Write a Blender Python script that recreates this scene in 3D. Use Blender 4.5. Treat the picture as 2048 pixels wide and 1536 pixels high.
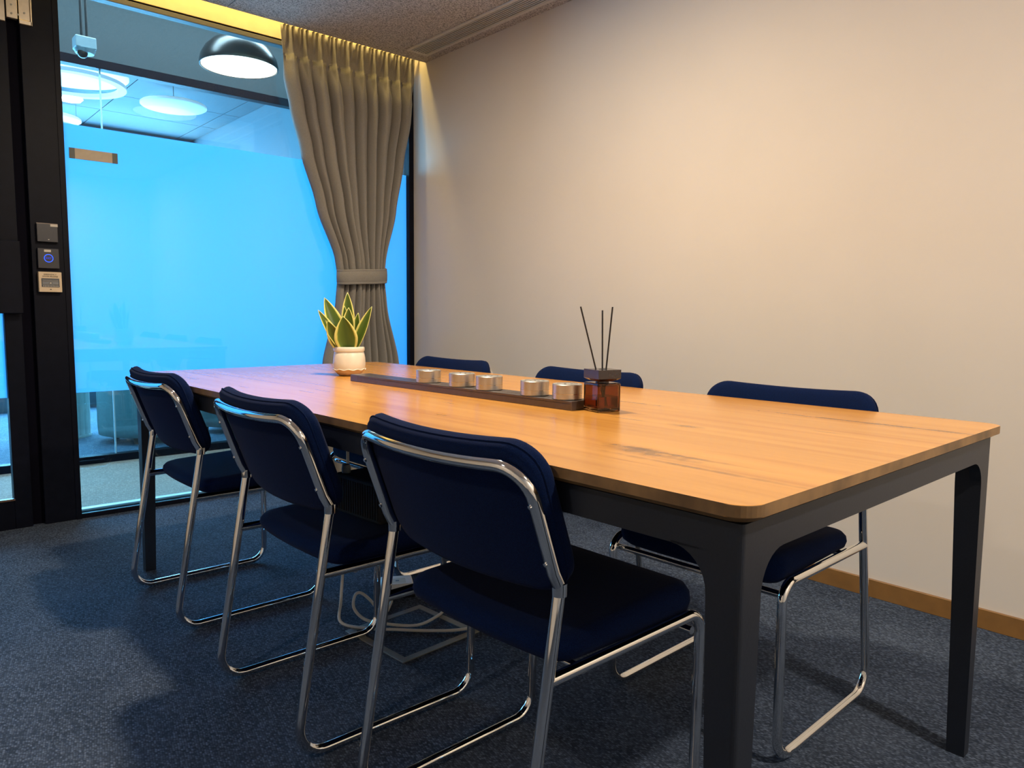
import bpy, bmesh, math, random
from mathutils import Vector, Matrix
random.seed(7)
for o in list(bpy.data.objects):
    bpy.data.objects.remove(o)
S = bpy.context.scene
COL = S.collection
PI = math.pi

# ------------------------------------------------------------------ camera
F_PX = 1476.9
CAM_R = Vector((0.7479, -0.6637, 0.0088))
yaw, pitch, roll = 0.7260, 0.0957, 0.0088
fw = Vector((math.sin(yaw)*math.cos(pitch), math.cos(yaw)*math.cos(pitch), -math.sin(pitch)))
r0 = Vector((math.cos(yaw), -math.sin(yaw), 0))
u0 = r0.cross(fw)
rr = math.cos(roll)*r0 + math.sin(roll)*u0
uu = -math.sin(roll)*r0 + math.cos(roll)*u0
cd = bpy.data.cameras.new('camera')
cd.sensor_fit = 'HORIZONTAL'
cd.sensor_width = 36.0
cd.lens = 36.0*F_PX/2048
cd.clip_start = 0.02
cam = bpy.data.objects.new('camera', cd)
COL.objects.link(cam)
M = Matrix((rr, uu, -fw)).transposed().to_4x4()
M.translation = Vector((0, 0, 0.9686))
cam.matrix_world = M
S.camera = cam

# ------------------------------------------------------------------ world, exposure, large lights
W = bpy.data.worlds.new('world')
S.world = W
W.use_nodes = True
W.node_tree.nodes['Background'].inputs[0].default_value = (0.35, 0.65, 1.0, 1)
W.node_tree.nodes['Background'].inputs[1].default_value = 0.25
S.view_settings.view_transform = 'Standard'
S.view_settings.look = 'None'
S.view_settings.exposure = 0.0
S.view_settings.gamma = 1.0
S.view_settings.use_curve_mapping = False

XR, YG, ZC = 2.5906, 3.8617, 2.4254     # right wall, glass partition, ceiling
CY = YG-0.156                            # ceiling edge in front of the cove
Y2 = 5.20                                # second partition beyond the corridor
TZ = 0.74                                # table top

def area(name, loc, rot, size, size_y, col, power, shape='RECTANGLE', spread=180):
    l = bpy.data.lights.new(name, 'AREA')
    l.shape = shape; l.size = size; l.size_y = size_y
    l.color = col; l.energy = power; l.spread = math.radians(spread)
    o = bpy.data.objects.new(name, l); COL.objects.link(o)
    o.location = loc; o.rotation_euler = rot
    return o
WARM = (1.0, 0.80, 0.56)
# recessed ceiling downlights of the room, the door-side one added as fill
area('downlight_lamp', (1.20, 1.80, 2.405), (0, 0, 0), 0.13, 0.13, WARM, 50, 'DISK')
area('downlight_lamp', (-0.85, 1.0, 2.405), (0, 0, 0), 0.13, 0.13, (1.0, 0.84, 0.70), 15, 'DISK')  # unseen fill lamp, added to light the left wall mirrored in the chrome
area('downlight_lamp', (1.45, -0.75, 2.405), (0, 0, 0), 0.13, 0.13, (1.0, 0.84, 0.68), 54, 'DISK')
# warm LED strip in the cove above the curtain
area('cove_strip_lamp', (1.55, YG-0.115, 2.545), (0, 0, 0), 2.0, 0.02, (1.0, 0.70, 0.22), 6)
# unseen daylight and ceiling fills added beyond the glass to backlight the film
area('office_daylight_fill', (0.6, 8.22, 1.5), (PI/2, 0, PI), 4.6, 2.2, (0.18, 0.56, 1.0), 800)
area('office_ceiling_fill', (0.6, 6.6, 2.70), (0, 0, 0), 2.4, 1.2, (0.40, 0.72, 1.0), 16)
area('corridor_ceiling_fill', (1.6, 4.55, 3.12), (0, 0, 0), 2.6, 0.35, (0.62, 0.84, 1.0), 72)

# ------------------------------------------------------------------ materials
def mat(name):
    m = bpy.data.materials.new(name); m.use_nodes = True
    nt = m.node_tree
    return m, nt, nt.nodes['Principled BSDF']
def nn(nt, t, **k):
    n = nt.nodes.new(t)
    for a, b in k.items():
        setattr(n, a, b)
    return n
def simple(name, col, rough=0.5, metal=0.0, spec=0.5, var=0.0, scale=40, bump=0.0, emit=None, es=0.0, coat=0.0):
    m, nt, p = mat(name)
    p.inputs['Roughness'].default_value = rough
    p.inputs['Metallic'].default_value = metal
    p.inputs['Specular IOR Level'].default_value = spec
    p.inputs['Coat Weight'].default_value = coat
    p.inputs['Base Color'].default_value = (*col, 1)
    if emit:
        p.inputs['Emission Color'].default_value = (*emit, 1)
        p.inputs['Emission Strength'].default_value = es
    if var or bump:
        tc = nn(nt, 'ShaderNodeTexCoord')
        nz = nn(nt, 'ShaderNodeTexNoise')
        nz.inputs['Scale'].default_value = scale
        nz.inputs['Detail'].default_value = 4
        nt.links.new(tc.outputs['Object'], nz.inputs['Vector'])
        if var:
            mx = nn(nt, 'ShaderNodeMix', data_type='RGBA')
            mx.inputs[6].default_value = (*[c*(1-var) for c in col], 1)
            mx.inputs[7].default_value = (*[min(1, c*(1+var)) for c in col], 1)
            rp = nn(nt, 'ShaderNodeMapRange')
            rp.inputs[1].default_value = 0.3; rp.inputs[2].default_value = 0.7
            nt.links.new(nz.outputs['Fac'], rp.inputs[0])
            nt.links.new(rp.outputs[0], mx.inputs[0])
            nt.links.new(mx.outputs[2], p.inputs['Base Color'])
        if bump:
            b = nn(nt, 'ShaderNodeBump')
            b.inputs['Strength'].default_value = bump
            b.inputs['Distance'].default_value = 0.004
            nt.links.new(nz.outputs['Fac'], b.inputs['Height'])
            nt.links.new(b.outputs[0], p.inputs['Normal'])
    return m

MW = simple('wall_paint', (0.67, 0.625, 0.56), 0.75, spec=0.2, var=0.015, scale=3)
MCHROME = simple('chrome', (0.86, 0.86, 0.84), 0.07, 1.0)
MSTEEL = None
MBLK = simple('black_metal_frame', (0.0045, 0.006, 0.013), 0.45, 0.0, 0.1, var=0.15, scale=25)
MTFRAME = simple('anthracite_powder_coat', (0.013, 0.017, 0.027), 0.42, 0.0, 0.4, var=0.1, scale=300, bump=0.03)
MBRACK = simple('satin_nickel', (0.62, 0.54, 0.42), 0.35, 0.8, var=0.05, scale=60)
MALU = simple('brushed_aluminium', (0.30, 0.30, 0.29), 0.45, 0.2, var=0.05, scale=80)
MDGAP = simple('dark_seal', (0.003, 0.003, 0.008), 0.7, spec=0.05)
MWHITE = simple('white_plastic', (0.72, 0.72, 0.70), 0.4, var=0.03)
MCABLE = simple('white_cable_sheath', (0.50, 0.50, 0.47), 0.5, var=0.03)
MBASE = simple('wood_baseboard', (0.23, 0.115, 0.032), 0.4, var=0.12, scale=14)
MBLACK = simple('black_plastic', (0.006, 0.006, 0.008), 0.5, var=0.1)
MDEV = simple('dark_device_plastic', (0.012, 0.013, 0.020), 0.28, var=0.1)
MBEIGE = simple('beige_plastic', (0.66, 0.53, 0.36), 0.45, var=0.02)
MINK = simple('black_ink', (0.01, 0.01, 0.01), 0.7)
MBLUE = simple('blue_led', (0.0, 0.02, 0.6), 0.5, emit=(0.02, 0.10, 1.0), es=2.0)
MTAG = simple('paper_label', (0.60, 0.56, 0.48), 0.7)
MHEAD = simple('header_board', (0.70, 0.58, 0.36), 0.6, var=0.04, scale=20)
MRAIL = simple('anodised_track', (0.15, 0.125, 0.12), 0.34, 0.7, var=0.08, scale=60)
MPOT = simple('cream_ceramic', (0.74, 0.70, 0.60), 0.30, var=0.04, scale=30)
MTERRA = simple('bare_clay', (0.52, 0.36, 0.20), 0.6, var=0.08, scale=40)
MSOIL = simple('potting_soil', (0.03, 0.02, 0.012), 0.9, var=0.3, scale=300, bump=0.5)
MCAP = simple('dark_wood_cap', (0.026, 0.021, 0.024), 0.18, spec=0.8, var=0.15, scale=50)
MREED = simple('black_reed', (0.006, 0.005, 0.006), 0.6)
MFASCIA = simple('grey_fascia_paint', (0.055, 0.075, 0.085), 0.7, var=0.03)
MOFFCEIL = simple('office_ceiling_panel', (0.085, 0.108, 0.122), 0.7, var=0.02)
MOFFWALL = simple('office_wall_paint', (0.15, 0.19, 0.21), 0.7, var=0.02)
MDISC = simple('lamp_diffuser', (0.9, 0.9, 0.88), 0.5, emit=(1.0, 0.98, 0.93), es=0.85)
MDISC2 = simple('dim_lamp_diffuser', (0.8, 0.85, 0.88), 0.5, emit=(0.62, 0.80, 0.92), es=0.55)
MBULB = simple('bright_lamp_diffuser', (0.9, 0.9, 0.85), 0.5, emit=(1.0, 0.95, 0.82), es=3.5)
MDOME = simple('black_lacquer_shade', (0.02, 0.022, 0.024), 0.28, var=0.1)
MCCTV = simple('grey_camera_housing', (0.30, 0.42, 0.48), 0.4, var=0.05)
MPLINTH = simple('pale_stoneware', (0.62, 0.60, 0.52), 0.6, var=0.06, scale=20)
MGREEN = simple('sage_upholstery', (0.16, 0.26, 0.24), 0.8, var=0.08, scale=60)
MBOXB = simple('matt_black_fabric_box', (0.006, 0.006, 0.008), 0.8, var=0.2, scale=100)

def glass_mat(name, tint, base=0.03):
    m = bpy.data.materials.new(name); m.use_nodes = True
    nt = m.node_tree
    for n in list(nt.nodes):
        nt.nodes.remove(n)
    out = nn(nt, 'ShaderNodeOutputMaterial')
    tr = nn(nt, 'ShaderNodeBsdfTransparent'); tr.inputs[0].default_value = (*tint, 1)
    gl = nn(nt, 'ShaderNodeBsdfGlossy'); gl.inputs['Roughness'].default_value = 0.0
    fr = nn(nt, 'ShaderNodeFresnel'); fr.inputs[0].default_value = 1.45
    mx = nn(nt, 'ShaderNodeMixShader')
    nt.links.new(fr.outputs[0], mx.inputs[0])
    nt.links.new(tr.outputs[0], mx.inputs[1]); nt.links.new(gl.outputs[0], mx.inputs[2])
    nt.links.new(mx.outputs[0], out.inputs[0])
    return m
MGLASS = glass_mat('clear_glass', (0.93, 0.97, 0.97))

def film_mat():
    m = bpy.data.materials.new('frosted_film'); m.use_nodes = True
    nt = m.node_tree
    for n in list(nt.nodes):
        nt.nodes.remove(n)
    out = nn(nt, 'ShaderNodeOutputMaterial')
    tl = nn(nt, 'ShaderNodeBsdfTranslucent'); tl.inputs[0].default_value = (0.31, 0.70, 0.95, 1)
    df = nn(nt, 'ShaderNodeBsdfDiffuse'); df.inputs[0].default_value = (0.42, 0.58, 0.68, 1)
    tr = nn(nt, 'ShaderNodeBsdfTransparent'); tr.inputs[0].default_value = (0.9, 0.95, 1, 1)
    tc = nn(nt, 'ShaderNodeTexCoord'); nz = nn(nt, 'ShaderNodeTexNoise')
    mp = nn(nt, 'ShaderNodeMapping'); mp.inputs['Scale'].default_value = (8, 8, 220)
    nz.inputs['Scale'].default_value = 1.0
    nt.links.new(tc.outputs['Object'], mp.inputs[0]); nt.links.new(mp.outputs[0], nz.inputs['Vector'])
    mr = nn(nt, 'ShaderNodeMapRange'); mr.inputs[3].default_value = 0.18; mr.inputs[4].default_value = 0.26
    nt.links.new(nz.outputs['Fac'], mr.inputs[0])
    m1 = nn(nt, 'ShaderNodeMixShader')
    nt.links.new(mr.outputs[0], m1.inputs[0])
    nt.links.new(tl.outputs[0], m1.inputs[1]); nt.links.new(df.outputs[0], m1.inputs[2])
    m2 = nn(nt, 'ShaderNodeMixShader'); m2.inputs[0].default_value = 0.04
    nt.links.new(m1.outputs[0], m2.inputs[1]); nt.links.new(tr.outputs[0], m2.inputs[2])
    nt.links.new(m2.outputs[0], out.inputs[0])
    return m
MFILM = film_mat()

def amber_mat():
    m, nt, p = mat('amber_glass')
    p.inputs['Base Color'].default_value = (0.42, 0.215, 0.085, 1)
    p.inputs['Transmission Weight'].default_value = 1.0
    p.inputs['Roughness'].default_value = 0.02
    p.inputs['IOR'].default_value = 1.45
    return m
MAMBER = amber_mat()
def oil_mat():
    m, nt, p = mat('diffuser_oil')
    p.inputs['Base Color'].default_value = (0.72, 0.42, 0.18, 1)
    p.inputs['Transmission Weight'].default_value = 1.0
    p.inputs['Roughness'].default_value = 0.0
    p.inputs['IOR'].default_value = 1.4
    return m
MOIL = oil_mat()

def carpet_mat(name, dark, light, s=230.0):
    m, nt, p = mat(name)
    p.inputs['Roughness'].default_value = 0.95
    p.inputs['Specular IOR Level'].default_value = 0.1
    g = nn(nt, 'ShaderNodeNewGeometry')
    mp = nn(nt, 'ShaderNodeMapping'); mp.inputs['Scale'].default_value = (s, s*0.62, s)
    mp.inputs['Rotation'].default_value = (0, 0, 0.35)
    nt.links.new(g.outputs['Position'], mp.inputs[0])
    v = nn(nt, 'ShaderNodeTexVoronoi'); v.inputs['Scale'].default_value = 1.0
    v.inputs['Randomness'].default_value = 0.55
    nt.links.new(mp.outputs[0], v.inputs['Vector'])
    nz = nn(nt, 'ShaderNodeTexNoise'); nz.inputs['Scale'].default_value = 5.0; nz.inputs['Detail'].default_value = 5
    nt.links.new(g.outputs['Position'], nz.inputs['Vector'])
    sx = nn(nt, 'ShaderNodeSeparateColor'); nt.links.new(v.outputs['Color'], sx.inputs[0])
    mr = nn(nt, 'ShaderNodeMapRange'); mr.inputs[1].default_value = 0.0; mr.inputs[2].default_value = 0.75
    mr.inputs[3].default_value = 1.0; mr.inputs[4].default_value = 0.0
    nt.links.new(v.outputs['Distance'], mr.inputs[0])
    mu = nn(nt, 'ShaderNodeMath', operation='MULTIPLY')
    nt.links.new(mr.outputs[0], mu.inputs[0]); nt.links.new(sx.outputs[0], mu.inputs[1])
    ad = nn(nt, 'ShaderNodeMath', operation='MULTIPLY_ADD')
    nt.links.new(nz.outputs['Fac'], ad.inputs[0]); ad.inputs[1].default_value = 0.35
    nt.links.new(mu.outputs[0], ad.inputs[2])
    mx = nn(nt, 'ShaderNodeMix', data_type='RGBA')
    mx.inputs[6].default_value = (*dark, 1); mx.inputs[7].default_value = (*light, 1)
    nt.links.new(ad.outputs[0], mx.inputs[0]); nt.links.new(mx.outputs[2], p.inputs['Base Color'])
    b = nn(nt, 'ShaderNodeBump'); b.inputs['Strength'].default_value = 0.6; b.inputs['Distance'].default_value = 0.002
    nt.links.new(mu.outputs[0], b.inputs['Height']); nt.links.new(b.outputs[0], p.inputs['Normal'])
    return m
MCARPET = carpet_mat('navy_loop_carpet', (0.0055, 0.010, 0.021), (0.120, 0.158, 0.232), 205.0)
MCARPET2 = carpet_mat('pale_corridor_carpet', (0.30, 0.24, 0.19), (0.56, 0.47, 0.38), 120)
MCARPET3 = carpet_mat('office_carpet', (0.07, 0.11, 0.15), (0.22, 0.28, 0.33), 90)

def felt_mat():
    m, nt, p = mat('ceiling_felt')
    p.inputs['Roughness'].default_value = 0.95; p.inputs['Specular IOR Level'].default_value = 0.05
    g = nn(nt, 'ShaderNodeNewGeometry')
    nz = nn(nt, 'ShaderNodeTexNoise'); nz.inputs['Scale'].default_value = 130; nz.inputs['Detail'].default_value = 3
    mp = nn(nt, 'ShaderNodeMapping'); mp.inputs['Scale'].default_value = (1, 1.4, 1)
    nt.links.new(g.outputs['Position'], mp.inputs[0]); nt.links.new(mp.outputs[0], nz.inputs['Vector'])
    cr = nn(nt, 'ShaderNodeValToRGB')
    cr.color_ramp.elements[0].position = 0.34; cr.color_ramp.elements[0].color = (0.22, 0.20, 0.185, 1)
    cr.color_ramp.elements[1].position = 0.60; cr.color_ramp.elements[1].color = (0.66, 0.61, 0.56, 1)
    nt.links.new(nz.outputs['Fac'], cr.inputs[0]); nt.links.new(cr.outputs[0], p.inputs['Base Color'])
    b = nn(nt, 'ShaderNodeBump'); b.inputs['Strength'].default_value = 0.4; b.inputs['Distance'].default_value = 0.002
    nt.links.new(nz.outputs['Fac'], b.inputs['Height']); nt.links.new(b.outputs[0], p.inputs['Normal'])
    return m
MFELT = felt_mat()

def fabric_mat(name, c1, c2, s, rough=0.95, sheen=0.15, bump=0.3):
    m, nt, p = mat(name)
    p.inputs['Roughness'].default_value = rough
    p.inputs['Specular IOR Level'].default_value = 0.06
    p.inputs['Sheen Weight'].default_value = sheen
    p.inputs['Sheen Roughness'].default_value = 0.5
    tc = nn(nt, 'ShaderNodeTexCoord'); nz = nn(nt, 'ShaderNodeTexNoise')
    nz.inputs['Scale'].default_value = s; nz.inputs['Detail'].default_value = 2
    nt.links.new(tc.outputs['Object'], nz.inputs['Vector'])
    mr = nn(nt, 'ShaderNodeMapRange'); mr.inputs[1].default_value = 0.3; mr.inputs[2].default_value = 0.7
    nt.links.new(nz.outputs['Fac'], mr.inputs[0])
    mx = nn(nt, 'ShaderNodeMix', data_type='RGBA')
    mx.inputs[6].default_value = (*c1, 1); mx.inputs[7].default_value = (*c2, 1)
    nt.links.new(mr.outputs[0], mx.inputs[0]); nt.links.new(mx.outputs[2], p.inputs['Base Color'])
    b = nn(nt, 'ShaderNodeBump'); b.inputs['Strength'].default_value = bump; b.inputs['Distance'].default_value = 0.001
    nt.links.new(nz.outputs['Fac'], b.inputs['Height']); nt.links.new(b.outputs[0], p.inputs['Normal'])
    return m
MNAVY = fabric_mat('navy_wool_upholstery', (0.0014, 0.0055, 0.029), (0.0036, 0.0140, 0.064), 700, sheen=0.03)
MCURT = fabric_mat('taupe_curtain_fabric', (0.235, 0.225, 0.205), (0.31, 0.295, 0.27), 420, sheen=0.05, bump=0.15)

def wood_mat():
    m, nt, p = mat('oak_veneer')
    p.inputs['Roughness'].default_value = 0.27
    p.inputs['Coat Weight'].default_value = 0.25
    p.inputs['Coat Roughness'].default_value = 0.2
    p.inputs['Specular IOR Level'].default_value = 0.5
    tc = nn(nt, 'ShaderNodeTexCoord')
    mp = nn(nt, 'ShaderNodeMapping'); mp.inputs['Scale'].default_value = (26, 1.3, 26)
    nt.links.new(tc.outputs['Object'], mp.inputs[0])
    n1 = nn(nt, 'ShaderNodeTexNoise'); n1.inputs['Scale'].default_value = 1.0; n1.inputs['Detail'].default_value = 8
    n1.inputs['Roughness'].default_value = 0.6; n1.inputs['Distortion'].default_value = 0.4
    nt.links.new(mp.outputs[0], n1.inputs['Vector'])
    cr = nn(nt, 'ShaderNodeValToRGB')
    e = cr.color_ramp.elements
    e[0].position = 0.28; e[0].color = (0.46, 0.200, 0.038, 1)
    e[1].position = 0.72; e[1].color = (0.65, 0.320, 0.066, 1)
    x = e.new(0.48); x.color = (0.58, 0.270, 0.052, 1)
    nt.links.new(n1.outputs['Fac'], cr.inputs[0])
    # dark short cracks along the grain
    mp2 = nn(nt, 'ShaderNodeMapping'); mp2.inputs['Scale'].default_value = (60, 4.2, 60)
    nt.links.new(tc.outputs['Object'], mp2.inputs[0])
    n2 = nn(nt, 'ShaderNodeTexNoise'); n2.inputs['Scale'].default_value = 1.0; n2.inputs['Detail'].default_value = 2
    nt.links.new(mp2.outputs[0], n2.inputs['Vector'])
    r2 = nn(nt, 'ShaderNodeMapRange'); r2.inputs[1].default_value = 0.70; r2.inputs[2].default_value = 0.78
    nt.links.new(n2.outputs['Fac'], r2.inputs[0])
    # wide plank tone bands
    mp3 = nn(nt, 'ShaderNodeMapping'); mp3.inputs['Scale'].default_value = (7.0, 0.15, 1)
    nt.links.new(tc.outputs['Object'], mp3.inputs[0])
    n3 = nn(nt, 'ShaderNodeTexNoise'); n3.inputs['Scale'].default_value = 1.0; n3.inputs['Detail'].default_value = 0
    nt.links.new(mp3.outputs[0], n3.inputs['Vector'])
    r3 = nn(nt, 'ShaderNodeMapRange'); r3.inputs[1].default_value = 0.3; r3.inputs[2].default_value = 0.7
    r3.inputs[3].default_value = 0.92; r3.inputs[4].default_value = 1.05
    nt.links.new(n3.outputs['Fac'], r3.inputs[0])
    hm = nn(nt, 'ShaderNodeMix', data_type='RGBA', blend_type='MULTIPLY'); hm.inputs[0].default_value = 1
    cx = nn(nt, 'ShaderNodeCombineColor')
    for i in range(3):
        nt.links.new(r3.outputs[0], cx.inputs[i])
    nt.links.new(cr.outputs[0], hm.inputs[6]); nt.links.new(cx.outputs[0], hm.inputs[7])
    last = hm.outputs[2]
    masks = [(r2.outputs[0], 0.45)]
    # knots and long cracks (table coordinates: x across, y along)
    nd = nn(nt, 'ShaderNodeTexNoise'); nd.inputs['Scale'].default_value = 30; nd.inputs['Detail'].default_value = 3
    nt.links.new(tc.outputs['Object'], nd.inputs['Vector'])
    for (kx, ky, wx, wy, k) in KNOTS:
        sb = nn(nt, 'ShaderNodeVectorMath', operation='SUBTRACT'); sb.inputs[1].default_value = (kx, ky, 0)
        nt.links.new(tc.outputs['Object'], sb.inputs[0])
        sc = nn(nt, 'ShaderNodeVectorMath', operation='MULTIPLY'); sc.inputs[1].default_value = (1/wx, 1/wy, 0)
        nt.links.new(sb.outputs[0], sc.inputs[0])
        ln = nn(nt, 'ShaderNodeVectorMath', operation='LENGTH'); nt.links.new(sc.outputs[0], ln.inputs[0])
        ad = nn(nt, 'ShaderNodeMath', operation='MULTIPLY_ADD'); ad.inputs[1].default_value = 1.6
        nt.links.new(nd.outputs['Fac'], ad.inputs[0]); nt.links.new(ln.outputs['Value'], ad.inputs[2])
        mr = nn(nt, 'ShaderNodeMapRange'); mr.inputs[1].default_value = 0.9; mr.inputs[2].default_value = 1.9
        mr.inputs[3].default_value = 1.0; mr.inputs[4].default_value = 0.0
        nt.links.new(ad.outputs[0], mr.inputs[0])
        masks.append((mr.outputs[0], k))
    for so, k in masks:
        ml = nn(nt, 'ShaderNodeMath', operation='MULTIPLY'); ml.inputs[1].default_value = k
        nt.links.new(so, ml.inputs[0])
        mx = nn(nt, 'ShaderNodeMix', data_type='RGBA'); mx.inputs[7].default_value = (0.085, 0.035, 0.014, 1)
        nt.links.new(ml.outputs[0], mx.inputs[0]); nt.links.new(last, mx.inputs[6])
        last = mx.outputs[2]
    nt.links.new(last, p.inputs['Base Color'])
    b = nn(nt, 'ShaderNodeBump'); b.inputs['Strength'].default_value = 0.12; b.inputs['Distance'].default_value = 0.002
    nt.links.new(n1.outputs['Fac'], b.inputs['Height']); nt.links.new(b.outputs[0], p.inputs['Normal'])
    return m

def steel_mat():
    m, nt, p = mat('spun_steel')
    p.inputs['Metallic'].default_value = 1.0
    p.inputs['Roughness'].default_value = 0.32
    p.inputs['Base Color'].default_value = (0.60, 0.60, 0.57, 1)
    p.inputs['Anisotropic'].default_value = 0.5
    tc = nn(nt, 'ShaderNodeTexCoord'); mp = nn(nt, 'ShaderNodeMapping'); mp.inputs['Scale'].default_value = (1, 1, 1500)
    nz = nn(nt, 'ShaderNodeTexNoise'); nz.inputs['Scale'].default_value = 1
    nt.links.new(tc.outputs['Object'], mp.inputs[0]); nt.links.new(mp.outputs[0], nz.inputs['Vector'])
    b = nn(nt, 'ShaderNodeBump'); b.inputs['Strength'].default_value = 0.1; b.inputs['Distance'].default_value = 0.001
    nt.links.new(nz.outputs['Fac'], b.inputs['Height']); nt.links.new(b.outputs[0], p.inputs['Normal'])
    return m
MSTEEL = steel_mat()

def leaf_mat():
    m, nt, p = mat('variegated_leaf')
    p.inputs['Roughness'].default_value = 0.38
    uv = nn(nt, 'ShaderNodeUVMap'); uv.uv_map = 'leaf'
    sp = nn(nt, 'ShaderNodeSeparateXYZ'); nt.links.new(uv.outputs[0], sp.inputs[0])
    nz = nn(nt, 'ShaderNodeTexNoise'); nz.inputs['Scale'].default_value = 14; nz.inputs['Detail'].default_value = 3
    mp = nn(nt, 'ShaderNodeMapping'); mp.inputs['Scale'].default_value = (3, 0.5, 1)
    nt.links.new(uv.outputs[0], mp.inputs[0]); nt.links.new(mp.outputs[0], nz.inputs['Vector'])
    ad = nn(nt, 'ShaderNodeMath', operation='MULTIPLY_ADD'); ad.inputs[1].default_value = 0.16
    nt.links.new(nz.outputs['Fac'], ad.inputs[0]); nt.links.new(sp.outputs[0], ad.inputs[2])
    cr = nn(nt, 'ShaderNodeValToRGB'); e = cr.color_ramp.elements
    e[0].position = 0.0; e[0].color = (0.045, 0.085, 0.012, 1)
    e[1].position = 1.0; e[1].color = (0.70, 0.66, 0.22, 1)
    a = e.new(0.55); a.color = (0.075, 0.125, 0.014, 1)
    a = e.new(0.80); a.color = (0.10, 0.17, 0.018, 1)
    a = e.new(0.88); a.color = (0.62, 0.58, 0.13, 1)
    nt.links.new(ad.outputs[0], cr.inputs[0]); nt.links.new(cr.outputs[0], p.inputs['Base Color'])
    return m
MLEAF = leaf_mat()

# ------------------------------------------------------------------ mesh helpers
def link(name, me, m, parent=None, smooth=False):
    if smooth:
        for f in me.polygons:
            f.use_smooth = True
    o = bpy.data.objects.new(name, me)
    if m:
        me.materials.append(m)
    COL.objects.link(o)
    if parent:
        o.parent = parent
    return o
def mk(name, vs, fs, m, parent=None, smooth=False):
    me = bpy.data.meshes.new(name)
    me.from_pydata([tuple(v) for v in vs], [], fs)
    bm = bmesh.new(); bm.from_mesh(me)
    bmesh.ops.recalc_face_normals(bm, faces=bm.faces)
    bm.to_mesh(me); bm.free()
    return link(name, me, m, parent, smooth)
def from_bm(name, bm, m, parent=None, smooth=False):
    me = bpy.data.meshes.new(name)
    bmesh.ops.recalc_face_normals(bm, faces=bm.faces)
    bm.to_mesh(me); bm.free()
    return link(name, me, m, parent, smooth)
def bm_box(bm, lo, hi, bev=0, seg=2):
    vs = [bm.verts.new((x, y, z)) for z in (lo[2], hi[2]) for y in (lo[1], hi[1]) for x in (lo[0], hi[0])]
    fs = [bm.faces.new([vs[i] for i in f]) for f in ((0, 2, 3, 1), (4, 5, 7, 6), (0, 1, 5, 4), (2, 6, 7, 3), (0, 4, 6, 2), (1, 3, 7, 5))]
    if bev:
        es = list({e for f in fs for e in f.edges})
        bmesh.ops.bevel(bm, geom=es, offset=bev, segments=seg, profile=0.5, affect='EDGES')
def box(name, lo, hi, m, parent=None, bev=0, seg=2):
    bm = bmesh.new(); bm_box(bm, lo, hi, bev, seg)
    return from_bm(name, bm, m, parent)
def lathe(name, prof, m, parent=None, n=40, center=(0, 0, 0), smooth=True, rib=None):
    vs, fs = [], []
    k = len(prof)
    for i in range(n):
        a = 2*PI*i/n
        for (r, z) in prof:
            q = r*(1+rib(a, z)) if rib else r
            vs.append((center[0]+q*math.cos(a), center[1]+q*math.sin(a), center[2]+z))
    for i in range(n):
        j = (i+1) % n
        for t in range(k-1):
            fs.append((i*k+t, j*k+t, j*k+t+1, i*k+t+1))
    o = mk(name, vs, fs, m, parent, smooth)
    bm = bmesh.new(); bm.from_mesh(o.data)
    bmesh.ops.remove_doubles(bm, verts=bm.verts, dist=1e-6)
    bmesh.ops.recalc_face_normals(bm, faces=bm.faces)
    bm.to_mesh(o.data); bm.free()
    sharp(o)
    return o
def sharp(o, ang=40):
    me = o.data
    try:
        me.set_sharp_from_angle(angle=math.radians(ang))
    except Exception:
        pass
def fillet(pts, rad, n=6):
    P = [Vector(p) for p in pts]
    out = [P[0]]
    for i in range(1, len(P)-1):
        r = rad[i] if isinstance(rad, (list, tuple)) else rad
        a, b, c = P[i-1], P[i], P[i+1]
        d1 = (a-b).normalized(); d2 = (c-b).normalized()
        ang = d1.angle(d2)
        if r <= 0 or ang > PI-0.01:
            out.append(b); continue
        t = min(r/math.tan(ang/2), (a-b).length*0.49, (c-b).length*0.49)
        rr_ = t*math.tan(ang/2)
        cen = b+(d1+d2).normalized()*(rr_/math.sin(ang/2))
        s = b+d1*t; e = b+d2*t
        v1 = s-cen; v2 = e-cen
        tot = v1.angle(v2); ax = v1.cross(v2).normalized()
        for k in range(n+1):
            out.append(cen+Matrix.Rotation(tot*k/n, 3, ax) @ v1)
    out.append(P[-1])
    return out
def tube_geo(path, r, seg=12, closed=False):
    P = [Vector(p) for p in path]
    n = len(P); vs = []; fs = []
    T = []
    for i in range(n):
        if closed:
            t = P[(i+1) % n]-P[i-1]
        else:
            t = P[min(i+1, n-1)]-P[max(i-1, 0)]
        T.append(t.normalized())
    up = Vector((0, 0, 1)) if abs(T[0].z) < 0.9 else Vector((1, 0, 0))
    nrm = (up-T[0]*up.dot(T[0])).normalized()
    for i in range(n):
        if i:
            nrm = (nrm-T[i]*nrm.dot(T[i])).normalized()
        bn = T[i].cross(nrm)
        q = r[i] if isinstance(r, (list, tuple)) else r
        for k in range(seg):
            a = 2*PI*k/seg
            vs.append(P[i]+nrm*(q*math.cos(a))+bn*(q*math.sin(a)))
    for i in range(n if closed else n-1):
        j = (i+1) % n
        for k in range(seg):
            l = (k+1) % seg
            fs.append((i*seg+k, i*seg+l, j*seg+l, j*seg+k))
    if not closed:
        fs.append(tuple(range(seg))); fs.append(tuple((n-1)*seg+k for k in range(seg))[::-1])
    return vs, fs
def tube(name, path, r, m, parent=None, seg=12, closed=False):
    v, f = tube_geo(path, r, seg, closed)
    o = mk(name, v, f, m, parent, True)
    sharp(o, 50)
    return o
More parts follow.
